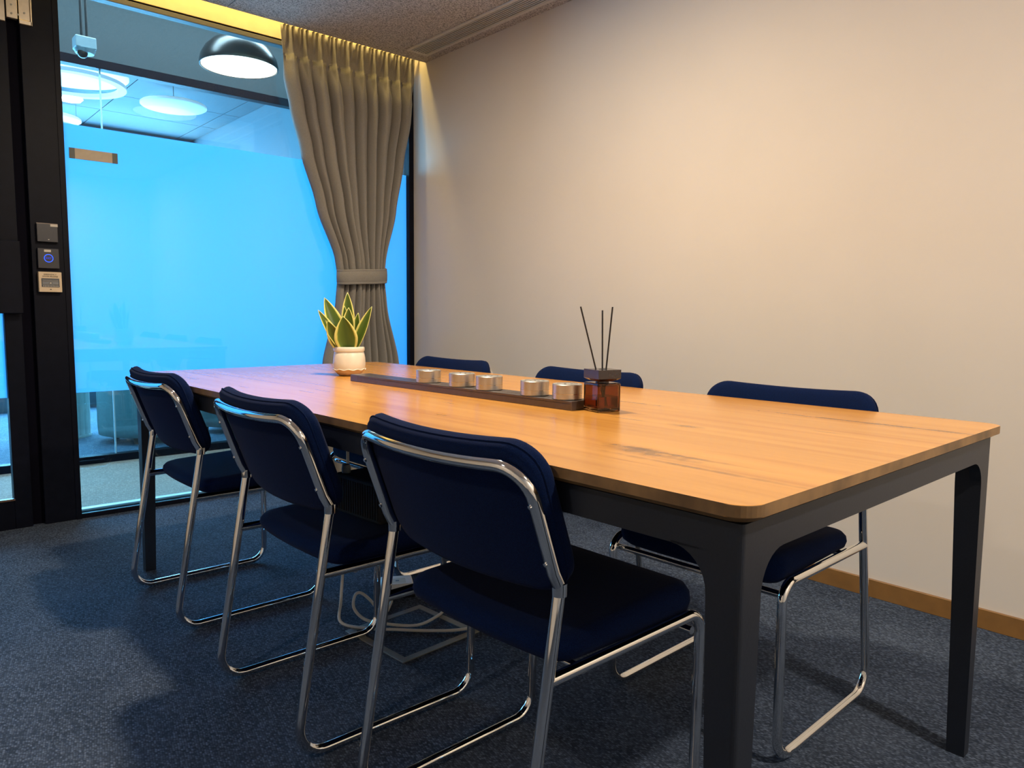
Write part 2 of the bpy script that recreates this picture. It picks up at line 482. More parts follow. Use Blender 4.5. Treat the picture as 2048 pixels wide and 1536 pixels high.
def tube_split(names, path, cuts, radii, m, parent, seg=12):
    """one smooth run of tube cut into parts at the given path indices"""
    v, f = tube_geo(path, TR, seg)
    for nm, (a, b) in zip(names, zip(cuts, cuts[1:])):
        vs = v[a*seg:(b+1)*seg]; n = b-a+1; fs = []
        for i in range(n-1):
            for k in range(seg):
                l = (k+1) % seg
                fs.append((i*seg+k, i*seg+l, (i+1)*seg+l, (i+1)*seg+k))
        fs.append(tuple(range(seg))); fs.append(tuple((n-1)*seg+k for k in range(seg))[::-1])
        o = mk(nm, vs, fs, m, parent, True)
        sharp(o, 50)
def extrude_xy(name, poly, z0, z1, m, parent=None, bev=0, seg=2):
    bm = bmesh.new()
    a = [bm.verts.new((p[0], p[1], z0)) for p in poly]
    b = [bm.verts.new((p[0], p[1], z1)) for p in poly]
    n = len(poly)
    bm.faces.new(a[::-1]); bm.faces.new(b)
    for i in range(n):
        bm.faces.new((a[i], a[(i+1) % n], b[(i+1) % n], b[i]))
    if bev:
        es = [e for e in bm.edges if abs(e.verts[0].co.z-e.verts[1].co.z) < 1e-6]
        bmesh.ops.bevel(bm, geom=es, offset=bev, segments=seg, profile=0.5, affect='EDGES')
    return from_bm(name, bm, m, parent)
def rrect(w, h, r, n=8, cx=0, cy=0):
    out = []
    for sx, sy, a0 in ((1, 1, 0), (-1, 1, PI/2), (-1, -1, PI), (1, -1, 1.5*PI)):
        for k in range(n+1):
            a = a0+PI/2*k/n
            out.append((cx+sx*(w/2-r)+r*math.cos(a), cy+sy*(h/2-r)+r*math.sin(a)))
    return out
def tag(o, label, cat, group=None):
    o['label'] = label; o['category'] = cat
    if group:
        o['group'] = group
    return o
def struct(o):
    o['kind'] = 'structure'
    return o
def thing(name, label, cat, loc=(0, 0, 0), rz=0, group=None):
    o = bpy.data.objects.new(name, None); COL.objects.link(o)
    o.empty_display_size = 0.05
    o.location = loc; o.rotation_euler = (0, 0, rz)
    return tag(o, label, cat, group)
def copy_tree(o, parent=None):
    c = o.copy(); COL.objects.link(c); c.parent = parent
    for ch in o.children:
        copy_tree(ch, c)
    return c
def text_mesh(name, s, size, m, parent, loc, rot):
    cu = bpy.data.curves.new(name, 'FONT'); cu.body = s; cu.size = size; cu.align_x = 'CENTER'; cu.align_y = 'CENTER'
    cu.extrude = 0.0004
    t = bpy.data.objects.new(name, cu); COL.objects.link(t)
    bpy.context.view_layer.update()
    me = bpy.data.meshes.new_from_object(t.evaluated_get(bpy.context.evaluated_depsgraph_get()))
    bpy.data.objects.remove(t)
    me.transform(Matrix.Translation(loc) @ rot.to_4x4())
    return link(name, me, m, parent)

# ------------------------------------------------------------------ room shell
XL, YB = -1.7, -1.5
floor = struct(box('floor', (XL-0.1, YB-0.1, -0.12), (XR+0.1, YG+0.06, -0.008), MDGAP))
tile_me = None
tx0 = 0.10
nx0 = int(math.floor((XL-tx0)/0.5)); ny0 = int(math.floor((YB-0.22)/0.5))
def clip_tile(x0, y0):
    a, b = max(x0, XL), min(x0+0.5, XR)
    c, d = max(y0, YB), min(y0+0.5, YG+0.055)
    return a, b, c, d
for i in range(nx0, 7):
    for j in range(ny0, 9):
        x0 = tx0+0.5*i; y0 = 0.22+0.5*j
        a, b, c, d = clip_tile(x0, y0)
        if b-a < 0.01 or d-c < 0.01:
            continue
        full = (b-a > 0.4999 and d-c > 0.4999)
        if full and tile_me:
            o = bpy.data.objects.new('carpet_tile', tile_me); COL.objects.link(o); o.parent = floor
            o.location = (x0, y0, 0)
        elif full:
            o = box('carpet_tile', (0.0003, 0.0003, -0.008), (0.4997, 0.4997, 0), MCARPET, floor)
            o.location = (x0, y0, 0); tile_me = o.data
        else:
            box('carpet_tile', (a+0.0003, c+0.0003, -0.008), (b-0.0003, d-0.0003, 0), MCARPET, floor)
struct(box('wall_right', (XR, YB-0.1, -0.02), (XR+0.12, YG+0.06, 2.70), MW))
struct(box('wall_left', (XL-0.1, YB-0.1, -0.02), (XL, YG+0.06, 2.70), MW))
struct(box('wall_back', (XL, YB-0.1, -0.02), (XR, YB, 2.70), MW))
bb = struct(box('baseboard_right', (XR-0.011, YB, 0.0), (XR, YG-0.05, 0.062), MBASE, None, 0.001, 1))

# ceiling: backing slab with felt panels as pieces
ceil = struct(box('ceiling', (XL, YB, 2.445), (XR, CY, 2.52), MFELT))
seams = [XL, -0.973, 0.227, 1.427, XR]
for i in range(4):
    box('ceiling_panel', (seams[i]+(0.002 if i else 0), YB, ZC), (seams[i+1]-(0.002 if i < 3 else 0), CY, 2.445), MFELT, ceil)
# cove above the partition
struct(box('trim_1', (XL, CY-0.10, 2.60), (XR, YG+0.06, 2.64), MHEAD))
hd = struct(box('trim_2', (0.74, YG-0.012, 2.398), (XR, YG+0.05, 2.60), MHEAD))
struct(box('trim_3', (XL, YG-0.012, 2.352), (0.74, YG+0.05, 2.60), MHEAD))
box('shadow_gap', (0.74, YG-0.004, 2.386), (XR, YG+0.04, 2.398), MDGAP, hd)

# ------------------------------------------------------------------ glass partition
win = struct(box('window_1', (0.738, YG-0.004, 0.020), (2.572, YG+0.002, 2.372), MGLASS))
box('top_frame', (0.738, YG-0.022, 2.362), (2.575, YG+0.03, 2.386), simple('grey_head_profile', (0.11, 0.11, 0.105), 0.5), win, 0.002, 1)
box('bottom_frame', (0.738, YG-0.028, 0.0), (2.575, YG-0.010, 0.022), MBLK, win, 0.001, 1)
box('bottom_seal', (0.738, YG-0.010, 0.0), (2.575, YG+0.028, 0.020), MDGAP, win)
box('outer_sill', (0.738, YG+0.030, 0.0), (2.575, YG+0.070, 0.030), simple('pale_sill', (0.62, 0.62, 0.60), 0.35), win, 0.002, 1)
box('mullion', (2.556, YG-0.03, 0.0), (2.5895, YG+0.03, 2.386), MBLK, win, 0.002, 1)
box('glazing_bead', (0.735, YG-0.012, 0.03), (0.741, YG+0.012, 2.362), MALU, win)
box('frosted_film', (0.742, YG+0.004, 0.585), (2.556, YG+0.005, 1.795), MFILM, win)
box('outer_pane', (0.738, YG+0.022, 0.020), (2.572, YG+0.028, 2.372), MGLASS, win)

post = struct(box('trim_4', (0.592, YG-0.03, 0.0), (0.735, YG+0.05, 2.40), MBLK, None, 0.002, 1))
box('edge_cover', (0.715, YG-0.034, 0.0), (0.737, YG-0.03, 2.40), MBLK, post)
box('door_seal', (0.545, YG+0.002, 0.0), (0.592, YG+0.03, 2.40), MDGAP, post)

# door leaf
door = struct(box('door_1', (-0.40, YG-0.006, 0.10), (0.485, YG+0.004, 2.26), MGLASS))
box('stile', (0.480, YG-0.03, 0.001), (0.546, YG+0.03, 2.34), MBLK, door, 0.002, 1)
box('stile', (-0.50, YG-0.03, 0.001), (-0.40, YG+0.03, 2.34), MBLK, door, 0.002, 1)
box('bottom_rail', (-0.40, YG-0.03, 0.001), (0.480, YG+0.03, 0.128), MBLK, door, 0.002, 1)
box('top_rail', (-0.40, YG-0.03, 2.25), (0.480, YG+0.03, 2.34), MBLK, door, 0.002, 1)
box('glazing_bead', (-0.40, YG-0.033, 0.128), (0.483, YG-0.012, 0.136), simple('brown_bead', (0.13, 0.08, 0.05), 0.4), door)
box('frosted_film', (-0.40, YG+0.006, 0.580), (0.480, YG+0.007, 1.795), MFILM, door)
hp = box('pull_handle', (0.400, YG-0.075, 0.948), (0.546, YG-0.055, 1.256), MBLK, door, 0.003, 2)
for zz in (1.0, 1.2):
    box('handle_standoff', (0.50, YG-0.056, zz-0.01), (0.52, YG-0.029, zz+0.01), MBLK, hp)
struct(box('wall_front', (XL, YG-0.03, 0.0), (-0.505, YG+0.05, 2.352), MW))

# door hinge bracket at the door top
br = thing('door_pivot_bracket', 'satin nickel bracket with screws at the top of the door', 'bracket', (0.56, YG-0.03, 2.16))
def BB(n, x0, x1, z0, z1, y0, y1, m=MBRACK, p=br, bev=0.001):
    return box(n, (x0-0.56, y0, z0-2.16), (x1-0.56, y1, z1-2.16), m, p, bev, 1)
BB('door_plate', 0.470, 0.541, 2.166, 2.345, -0.012, 0.0)
BB('hinge_knuckle', 0.545, 0.584, 2.182, 2.345, -0.020, 0.0)
BB('frame_plate', 0.590, 0.630, 2.186, 2.345, -0.012, 0.0)
BB('frame_plate_flange', 0.590, 0.636, 2.168, 2.184, -0.016, 0.0)
BB('frame_plate_edge', 0.631, 0.637, 2.168, 2.345, -0.016, 0.0)
for (sx, sz, d) in ((0.563, 2.20, -0.021), (0.563, 2.235, -0.021), (0.586, 2.20, -0.021), (0.610, 2.215, -0.013), (0.610, 2.285, -0.013)):
    s = lathe('screw', [(0, 0), (0.004, 0), (0.004, 0.0015), (0, 0.002)], MALU, br, 12)
    s.data.transform(Matrix.Translation((sx-0.56, d, sz-2.16)) @ Matrix.Rotation(PI/2, 4, 'X'))

# ------------------------------------------------------------------ corridor and office beyond
box_f = struct(box('floor_corridor', (-4, YG+0.06, -0.12), (5, Y2, 0.0), MCARPET2))
struct(box('floor_office', (-4, Y2, -0.12), (5, 8.4, 0.0), MCARPET3))
struct(box('ceiling_corridor', (-4, YG+0.05, 3.15), (5, Y2+0.08, 3.25), MFASCIA))
struct(box('trim_5', (-4, Y2-0.03, 2.484), (5, Y2+0.06, 3.15), MFASCIA))
struct(box('trim_6', (-4, YG+0.05, 2.60), (5, YG+0.10, 3.15), MFASCIA))
w2 = struct(box('window_2', (-4, Y2+0.0, 0.045), (2.72, Y2+0.008, 2.435), MGLASS))
box('bottom_frame', (-4, Y2-0.03, 0.0), (2.75, Y2+0.04, 0.048), MBLK, w2, 0.002, 1)
box('top_frame', (-4, Y2-0.03, 2.432), (2.75, Y2+0.04, 2.484), MBLK, w2, 0.002, 1)
box('glass_joint', (1.206, Y2-0.002, 0.048), (1.214, Y2+0.010, 2.432), simple('clear_joint', (0.55, 0.75, 0.82), 0.3), w2)
box('pull_rail', (0.7, Y2-0.06, 0.018), (1.13, Y2-0.045, 0.032), MBLK, w2, 0.004, 2)
box('end_post', (2.72, Y2-0.03, 0.0), (2.78, Y2+0.04, 2.484), MBLK, w2)
struct(box('wall_office_right', (2.78, Y2+0.04, 0.0), (2.9, 8.4, 2.9), MOFFWALL))
struct(box('wall_office_back', (-4, 8.3, 0.0), (5, 8.4, 2.9), MOFFWALL))
struct(box('wall_office_left', (-4.1, YG, 0.0), (-4, 8.4, 3.2), MOFFWALL))
struct(box('wall_corridor_end', (4.9, YG, 0.0), (5, Y2, 3.2), MOFFWALL))
oc = struct(box('ceiling_office', (-4, Y2+0.06, 2.77), (2.78, 8.3, 2.85), MOFFCEIL))
yy = [Y2+0.06, 5.75, 6.35, 6.95, 7.55, 8.295]
xx = [-4, -2.2, -0.9, 0.4, 1.75, 2.62, 2.775]
for i in range(6):
    for j in range(5):
        box('ceiling_panel', (xx[i]+0.004, yy[j]+0.004, 2.75), (xx[i+1]-0.004, yy[j+1]-0.004, 2.77), MOFFCEIL, oc)

w3 = struct(box('added_window', (-1.7, 8.270, 0.40), (2.6, 8.278, 2.60), simple('added_window_glow', (0.6, 0.75, 0.85), 0.6, emit=(0.30, 0.68, 1.0), es=0.9)))  # glowing window added in the unseen back wall as source of the daylight
for k in range(5):
    xk = -1.7+k*1.075
    box('window_mullion', (xk-0.025, 8.262, 0.36), (xk+0.025, 8.298, 2.64), MBLK, w3)
for zk in (0.38, 2.62):
    box('window_rail', (-1.725, 8.262, zk-0.025), (2.625, 8.298, zk+0.025), MBLK, w3)

def disc_lamp(name, label, x, y, z, d, ghost, m):  # white discs ghosted in the glass, modelled as real lamps
    t = thing(name, label, 'ceiling lamp', (x, y, z-0.02))
    lathe('diffuser', [(0, 0), (d/2-0.012, 0), (d/2, 0.008), (d/2, 0.022), (d/2-0.01, 0.03), (0, 0.03)], m, t, 56)
    if ghost:
        lathe('ghost_ring', [(d*0.40, -0.07), (d*0.475, -0.07), (d*0.475, -0.045), (d*0.40, -0.045), (d*0.40, -0.07)], MDISC2, t, 56)  # doubled image of the disc in the glass, built as a dim ring
        for k in range(3):
            a = 2*PI*k/3
            tube('suspension_wire', [(d*0.43*math.cos(a), d*0.43*math.sin(a), -0.06), (d*0.43*math.cos(a), d*0.43*math.sin(a), 0.168)], 0.0015, MALU, t, 6)
    else:
        tube('suspension_wire', [(0, 0, 0.02), (0, 0, 0.168)], 0.003, MALU, t, 6)
    return t
disc_lamp('disc_pendant_lamp', 'largest glowing white disc lamp with its ghost image as a ring under it, in the far office', 1.20, 5.98, 2.60, 0.74, True, MDISC)
disc_lamp('disc_pendant_lamp', 'single pale disc lamp without a ring under the far office ceiling', 2.005, 6.36, 2.60, 0.49, False, MDISC2)
disc_lamp('disc_pendant_lamp', 'small glowing disc lamp with a ghost image ring deepest in the far office', 1.33, 7.50, 2.60, 0.50, True, MDISC)

# dome pendant in the corridor
dm = thing('dome_pendant_lamp', 'glossy black dome pendant lamp with bright white underside in the corridor', 'pendant lamp', (1.80, 4.50, 2.41))
prof = [(0.222, 0.0), (0.224, 0.012), (0.215, 0.055), (0.19, 0.10), (0.15, 0.14), (0.09, 0.165), (0.03, 0.175), (0.03, 0.17), (0.088, 0.16), (0.146, 0.135), (0.185, 0.097), (0.21, 0.054), (0.218, 0.012), (0.218, 0.0), (0.222, 0.0)]
lathe('shade', prof, MDOME, dm, 56)
lathe('diffuser', [(0, 0.004), (0.213, 0.004), (0.213, 0.012), (0, 0.012)], MBULB, dm, 56)
tube('suspension_rod', [(0, 0, 0.17), (0, 0, 0.755)], 0.006, MDOME, dm, 8)

# dome camera hanging from rods in the corridor
cc = thing('security_camera', 'small dome security camera on hanging rods in the corridor', 'camera', (1.046, 4.80, 2.36))
box('housing', (-0.052, -0.045, 0.05), (0.052, 0.045, 0.115), MCCTV, cc, 0.006, 2)
lathe('collar', [(0, 0.028), (0.046, 0.030), (0.056, 0.05), (0, 0.05)], MCCTV, cc, 28)
ey = lathe('lens_dome', [(0, 0), (0.012, 0.002), (0.021, 0.009), (0.026, 0.022), (0.026, 0.035), (0, 0.035)], MDOME, cc, 24, (-0.015, -0.018, 0))
for sx in (-0.012, 0.014):
    tube('hanging_rod', [(sx, 0, 0.112), (sx, 0, 0.79)], 0.007, MDOME, cc, 8)

# furniture seen below the film
pl = lathe('fluted_plinth', [(0, 0), (0.21, 0), (0.21, 0.012), (0.205, 0.02), (0.205, 0.54), (0.21, 0.55), (0.21, 0.565), (0, 0.565)], MPLINTH, None, 96,
           (0, 0, 0), True, rib=lambda a, z: 0.025*abs(math.sin(a*12)) if 0.015 < z < 0.545 else 0.02)
pl.location = (1.12, 6.46, 0)
tag(pl, 'pale fluted round plinth standing in the far office', 'plinth')
def lounge(x, y, rz, label):
    t = thing('lounge_chair', label, 'chair', (x, y, 0), rz, 'sage lounge chairs in the far office')
    vs, fs = [], []
    n = 28
    prof = [(0.30, 0.05), (0.335, 0.06), (0.34, 0.12), (0.34, 0.60), (0.325, 0.635), (0.29, 0.64), (0.265, 0.61), (0.26, 0.12), (0.27, 0.05)]
    k = len(prof)
    for i in range(n+1):
        a = PI*0.10+(1.8*PI)*i/n*0.62
        for (r, z) in prof:
            vs.append((r*math.cos(a), r*math.sin(a), z))
    for i in range(n):
        for q in range(k):
            fs.append((i*k+q, (i+1)*k+q, (i+1)*k+(q+1) % k, i*k+(q+1) % k))
    fs.append(tuple(range(k))); fs.append(tuple(n*k+q for q in range(k)))
    mk('shell', vs, fs, MGREEN, t, True)
    lathe('seat', [(0, 0.05), (0.25, 0.05), (0.262, 0.08), (0.262, 0.36), (0.24, 0.40), (0, 0.41)], MGREEN, t, 36)
    for a in (0.6, 2.2, 3.8, 5.4):
        lathe('foot', [(0, 0), (0.02, 0), (0.024, 0.052), (0, 0.052)], MBLACK, t, 12, (0.24*math.cos(a), 0.24*math.sin(a), 0))
    return t
lounge(1.62, 5.96, 1.9, 'sage green curved lounge chair beside the fluted plinth in the office')
lounge(2.32, 6.05, 2.4, 'sage green curved lounge chair deeper along the office glass')

# sign stuck on the partition, seen from its back
sg = thing('room_sign', 'small beige sign plate with dark ends stuck on the frosted glass', 'sign', (0.858, YG-0.005, 1.643))
box('plate', (-0.076, -0.003, 0.0), (0.076, 0.0, 0.047), simple('sign_back', (0.42, 0.36, 0.27), 0.5, var=0.05), sg)
for a, b in ((-0.099, -0.076), (0.076, 0.099)):
    box('adhesive_strip', (a, -0.0025, 0.0), (b, 0.0, 0.047), simple('sign_tape', (0.07, 0.085, 0.08), 0.5), sg)

# ------------------------------------------------------------------ wall devices on the post
YP = YG-0.034
R90 = Matrix.Rotation(PI/2, 3, 'X')
rd = thing('card_reader', 'upper dark square card reader with white corner tag on the door post', 'card reader', (0.653, YP, 1.261))
box('body', (-0.040, -0.016, 0.0), (0.040, 0.004, 0.081), MDEV, rd, 0.002, 2)
box('top_edge', (-0.040, -0.0165, 0.078), (0.040, -0.004, 0.0815), simple('pale_edge', (0.22, 0.18, 0.16), 0.5), rd)  # paler strip along the top edge
box('label_tag', (0.012, -0.0170, 0.068), (0.040, -0.0160, 0.078), MTAG, rd)
box('status_led', (0.001, -0.0168, 0.010), (0.006, -0.0160, 0.013), MTAG, rd)
eb = thing('exit_button', 'dark exit button panel with glowing blue ring on the door post', 'button', (0.653, YP, 1.146))
box('body', (-0.041, -0.014, 0.0), (0.041, 0.004, 0.088), MDEV, eb, 0.002, 2)
box('label_tag', (-0.016, -0.0150, 0.072), (0.010, -0.0138, 0.082), MTAG, eb)
ring = tube('light_ring', [(0.0+0.0165*math.cos(2*PI*k/32), -0.0145, 0.045+0.0165*math.sin(2*PI*k/32)) for k in range(32)], 0.0014, MBLUE, eb, 8, True)
text_mesh('button_text', 'EXIT', 0.011, simple('dim_blue_led', (0, 0.01, 0.3), 0.5, emit=(0.01, 0.06, 1.0), es=0.8), eb, Vector((0, -0.0146, 0.045)), R90)
eg = thing('emergency_release', 'beige emergency door release call point on the door post', 'call point', (0.654, YP, 1.043))
box('body', (-0.044, -0.022, 0.0), (0.044, 0.004, 0.088), MBEIGE, eg, 0.002, 2)
wn = box('glass_window', (-0.034, -0.0235, 0.022), (0.034, -0.0215, 0.060), simple('grey_window', (0.06, 0.075, 0.095), 0.2), eg)
for zz, hh in ((0.0515, 0.001), (0.0455, 0.001), (0.0330, 0.001)):
    box('printed_line', (-0.030, -0.0242, zz), (0.030, -0.0234, zz+hh), MTAG, wn)
for a, b in ((-0.030, -0.006), (0.006, 0.030)):
    box('printed_frame', (a, -0.0242, 0.036), (b, -0.0234, 0.0435), simple('grey_print', (0.20, 0.22, 0.24), 0.6), wn)
box('printed_mark', (-0.004, -0.0243, 0.037), (0.004, -0.0234, 0.042), MTAG, wn)
for k in range(10):
    box('printed_mark', (-0.028+k*0.006, -0.0243, 0.0245), (-0.025+k*0.006, -0.0234, 0.0285), MTAG, wn)
box('key_slot', (-0.003, -0.0226, 0.010), (0.003, -0.0218, 0.0135), MINK, eg)
text_mesh('title_text', 'EMERGENCY', 0.0085, MINK, eg, Vector((0, -0.0224, 0.0765)), R90)
text_mesh('title_text', 'DOOR RELEASE', 0.0085, MINK, eg, Vector((0, -0.0224, 0.0680)), R90)

# ------------------------------------------------------------------ ceiling vent
vt = thing('ceiling_air_vent', 'long slotted linear air vent in the ceiling beside the beige wall', 'air vent', (2.452, 2.2, ZC))
VY0, VY1 = -1.1, 1.395
VM = simple('vent_grey', (0.62, 0.58, 0.52), 0.5, var=0.04)
for (a, b, c, d) in ((-0.072, VY0, -0.052, VY1), (0.052, VY0, 0.072, VY1), (-0.052, VY1-0.022, 0.052, VY1), (-0.052, VY0, 0.052, VY0+0.022)):
    box('vent_frame', (a, b, -0.007), (c, d, 0.0), VM, vt, 0.0015, 1)
box('vent_backing', (-0.053, VY0+0.02, -0.0022), (0.053, VY1-0.02, -0.0002), MDGAP, vt)
for k in range(7):
    x = -0.0445+k*0.0148
    box('slat', (x-0.0030, VY0+0.02, -0.0068), (x+0.0030, VY1-0.02, -0.0030), VM, vt)
for (lx, ly) in ((1.20, 1.80), (1.45, -0.75), (-0.85, 1.0)):
    t = thing('recessed_downlight', {1.20: 'recessed ceiling downlight above the conference table', 1.45: 'recessed ceiling downlight behind the table end', -0.85: 'added fill downlight in the ceiling on the door side of the room'}[lx], 'downlight', (lx, ly, ZC))
    lathe('trim_ring', [(0.070, -0.012), (0.090, -0.010), (0.092, 0.0), (0.070, 0.0), (0.070, -0.012)], MWHITE, t, 40)
    lathe('lens', [(0, -0.004), (0.070, -0.004), (0.070, 0), (0, 0)], MBULB, t, 40)

# ------------------------------------------------------------------ curtain
cu = thing('curtain', 'tied-back taupe pinch pleat curtain in the corner by the beige wall', 'curtain', (2.16, YG-0.09, 0.0))
def interp(tb, z):
    for (z0, v0), (z1, v1) in zip(tb, tb[1:]):
        if z0 <= z <= z1:
            t = (z-z0)/(z1-z0); t = t*t*(3-2*t)*0.5+t*0.5
            return v0+(v1-v0)*t
    return tb[0][1] if z < tb[0][0] else tb[-1][1]
LT = [(0.02, 1.87), (0.35, 1.90), (0.67, 1.956), (1.00, 2.035), (1.17, 2.047), (1.256, 2.036), (1.55, 1.93), (1.828, 1.847), (2.05, 1.79), (2.197, 1.759), (2.45, 1.738)]
RT = [(0.02, 2.53), (0.35, 2.49), (0.67, 2.433), (1.00, 2.352), (1.17, 2.335), (1.256, 2.345), (1.55, 2.420), (1.828, 2.475), (2.10, 2.535), (2.34, 2.567), (2.45, 2.572)]
NP = 10
phs = [0.0]
for k in range(NP):
    phs.append(phs[-1]+random.uniform(0.75, 1.25))
phs = [p/phs[-1] for p in phs]
def warp(s):
    f = s*NP; i = min(int(f), NP-1); t = f-i
    return phs[i]+(phs[i+1]-phs[i])*t
NS, NZ = NP*22, 64
zs = []
for i in range(NZ+1):
    zs.append(0.02+(2.452-0.02)*i/NZ)
zs += [2.30, 2.315, 2.325, 2.335, 2.345, 2.36, 1.13, 1.21, 2.25, 2.27]
zs = sorted(zs)
amps = [random.uniform(0.75, 1.25) for _ in range(NP+1)]
skew = [random.uniform(-0.6, 0.6) for _ in range(NP+1)]
def sm(a, b, v):
    t = min(max((v-a)/(b-a), 0), 1)
    return t*t*(3-2*t)
vs, fs = [], []
for z in zs:
    xl, xr = interp(LT, z), interp(RT, z)
    pin = math.exp(-((z-2.335)/0.020)**2)         # where each pleat is pinched
    body = 1-sm(2.20, 2.335, z)                   # full soft folds below
    top = sm(2.335, 2.40, z)                      # stiff heading
    waist = math.exp(-((z-1.17)/0.20)**2)
    for i in range(NS+1):
        s = i/NS
        f = s*NP
        ip = min(int(f), NP-1); q = f-ip
        am = amps[ip]
        # broad rounded ridge with sharp valley
        b1 = abs(math.sin(PI*q))**0.55
        # narrow pinch ridge
        b2 = 1.2*math.exp(-((q-0.5)/0.085)**2)
        # heading: flat with an opened triple loop
        b3 = (0.55+0.45*math.cos(2*PI*(q-0.5)*3))*(1 if abs(q-0.5) < 0.34 else 0.1)*sm(0.40, 0.28, abs(q-0.5)) if abs(q-0.5) < 0.40 else 0.0
        wb = sm(2.335, 2.17, z) if z < 2.335 else 0.0
        wb = 1-sm(2.17, 2.325, z)
        if z <= 2.335:
            rd_ = b1*wb*am+(b2*0.8)*(1-wb)
        else:
            rd_ = b2*0.8*(1-top)+b3*0.75*top
        a = 0.042+0.040*wb
        a *= (1-0.35*waist)
        y = -a*(rd_-0.5)
        lean = skew[ip]*0.25*wb*math.sin(2*PI*q)/(2*PI*NP)
        x = xl+(xr-xl)*warp(min(max(s+lean, 0), 1))
        y += 0.005*math.sin(4.0*z+17*s)*wb*(1-waist)
        y += 0.0025*math.sin(2*PI*f*1.5+1.3+2.2*z)*wb
        y += -0.035*waist*math.sin(PI*s)
        vs.append((x-2.16, y, z))
n = NS+1
for j in range(len(zs)-1):
    for i in range(NS):
        fs.append((j*n+i, j*n+i+1, (j+1)*n+i+1, (j+1)*n+i))
cp = mk('fabric_panel', vs, fs, MCURT, cu, True)
md = cp.modifiers.new('thickness', 'SOLIDIFY'); md.thickness = 0.002; md.offset = 0
tb = []
for k in range(64):
    a = 2*PI*k/64
    ca, sa = math.cos(a), math.sin(a)
    px = 0.022+0.148*math.copysign(abs(ca)**0.7, ca)
    py = -0.018+0.072*math.copysign(abs(sa)**0.8, sa)
    tb.append((px, py))
vs, fs = [], []
lev = [(1.128, 0.0), (1.131, 0.003), (1.138, 0.0035), (1.140, 0.002), (1.142, 0.004), (1.17, 0.005), (1.198, 0.004), (1.200, 0.002), (1.202, 0.0035), (1.209, 0.003), (1.212, 0.0)]
for (z, e) in lev:
    for k, (px, py) in enumerate(tb):
        d = Vector((px-0.022, py+0.018)).normalized()
        vs.append((px+d.x*e, py+d.y*e, z+0.010*math.cos(2*PI*k/64)+0.004*math.sin(2*PI*k/64)))
for j in range(len(lev)-1):
    for k in range(64):
        fs.append((j*64+k, j*64+(k+1) % 64, (j+1)*64+(k+1) % 64, (j+1)*64+k))
t2 = mk('tie_back', vs, fs, MCURT, cu, True)
md = t2.modifiers.new('thickness', 'SOLIDIFY'); md.thickness = 0.003; md.offset = -1
tube('curtain_track', [(-0.45, 0, 2.46), (0.425, 0, 2.46)], 0.008, MALU, cu, 8)

# ------------------------------------------------------------------ conference table
TRZ = 0.0176
TCX, TCY = 1.2842, 1.7090
TW, TL = 1.0502, 2.4942
KNOTS = []
def tl(x, y):
    dx, dy = x-TCX, y-TCY
    c, s = math.cos(-TRZ), math.sin(-TRZ)
    return (c*dx-s*dy, s*dx+c*dy)
for (wx_, wy_, a, b, k) in ((0.983, 0.775, 0.012, 0.035, 0.75), (0.965, 0.745, 0.007, 0.05, 0.6), (0.99, 0.715, 0.004, 0.07, 0.6),
                            (0.93, 0.63, 0.004, 0.09, 0.6), (1.62, 0.62, 0.006, 0.16, 0.7), (1.27, 0.89, 0.008, 0.02, 0.6), (1.50, 1.2, 0.005, 0.05, 0.5)):
    q = tl(wx_, wy_)
    KNOTS.append((q[0], q[1], a*2.2, b*2.2, k))
MWOOD = wood_mat()
MEDGE = simple('oak_edge', (0.20, 0.115, 0.045), 0.5, var=0.35, scale=22)
tab = thing('conference_table', 'long oak conference table with dark metal frame and legs', 'table', (TCX, TCY, 0), TRZ)
# top: veneer sheet, edge body, chamfered underside
outl = rrect(TW, TL, 0.035, 8)
extrude_xy('tabletop', outl, TZ-0.0165, TZ, MWOOD, tab, 0.0012, 2)
tb_ = tab.children[0]
# edge material on the sides of the top
tb_.data.materials.append(MEDGE)
for f in tb_.data.polygons:
    if abs(f.normal.z) < 0.6:
        f.material_index = 1
bm = bmesh.new()
a = [bm.verts.new((p[0], p[1], TZ-0.0165)) for p in rrect(TW-0.004, TL-0.004, 0.034, 8)]
b = [bm.verts.new((p[0], p[1], TZ-0.0250)) for p in rrect(TW-0.028, TL-0.028, 0.026, 8)]
bm.faces.new(a); bm.faces.new(b[::-1])
for i in range(len(a)):
    bm.faces.new((a[i], a[(i+1) % len(a)], b[(i+1) % len(a)], b[i]))
from_bm('underside_chamfer', bm, MEDGE, tab)
INS = 0.018
hx, hy = TW/2-INS, TL/2-INS
AZ0, AZ1 = 0.667, 0.7125
AT = 0.022
LEGW, LEGB, GR = 0.050, 0.036, 0.055
for s in (-1, 1):
    box('long_apron', (s*hx-(AT if s > 0 else 0), -hy+LEGW, AZ0), (s*hx+(AT if s < 0 else 0), hy-LEGW, AZ1), MTFRAME, tab)
    box('short_apron', (-hx+LEGW, s*hy-(AT if s > 0 else 0), AZ0), (hx-LEGW, s*hy+(AT if s < 0 else 0), AZ1), MTFRAME, tab)
box('spacer_frame', (-hx+0.01, -hy+0.01, AZ1), (hx-0.01, hy-0.01, TZ-0.0250), MDGAP, tab)
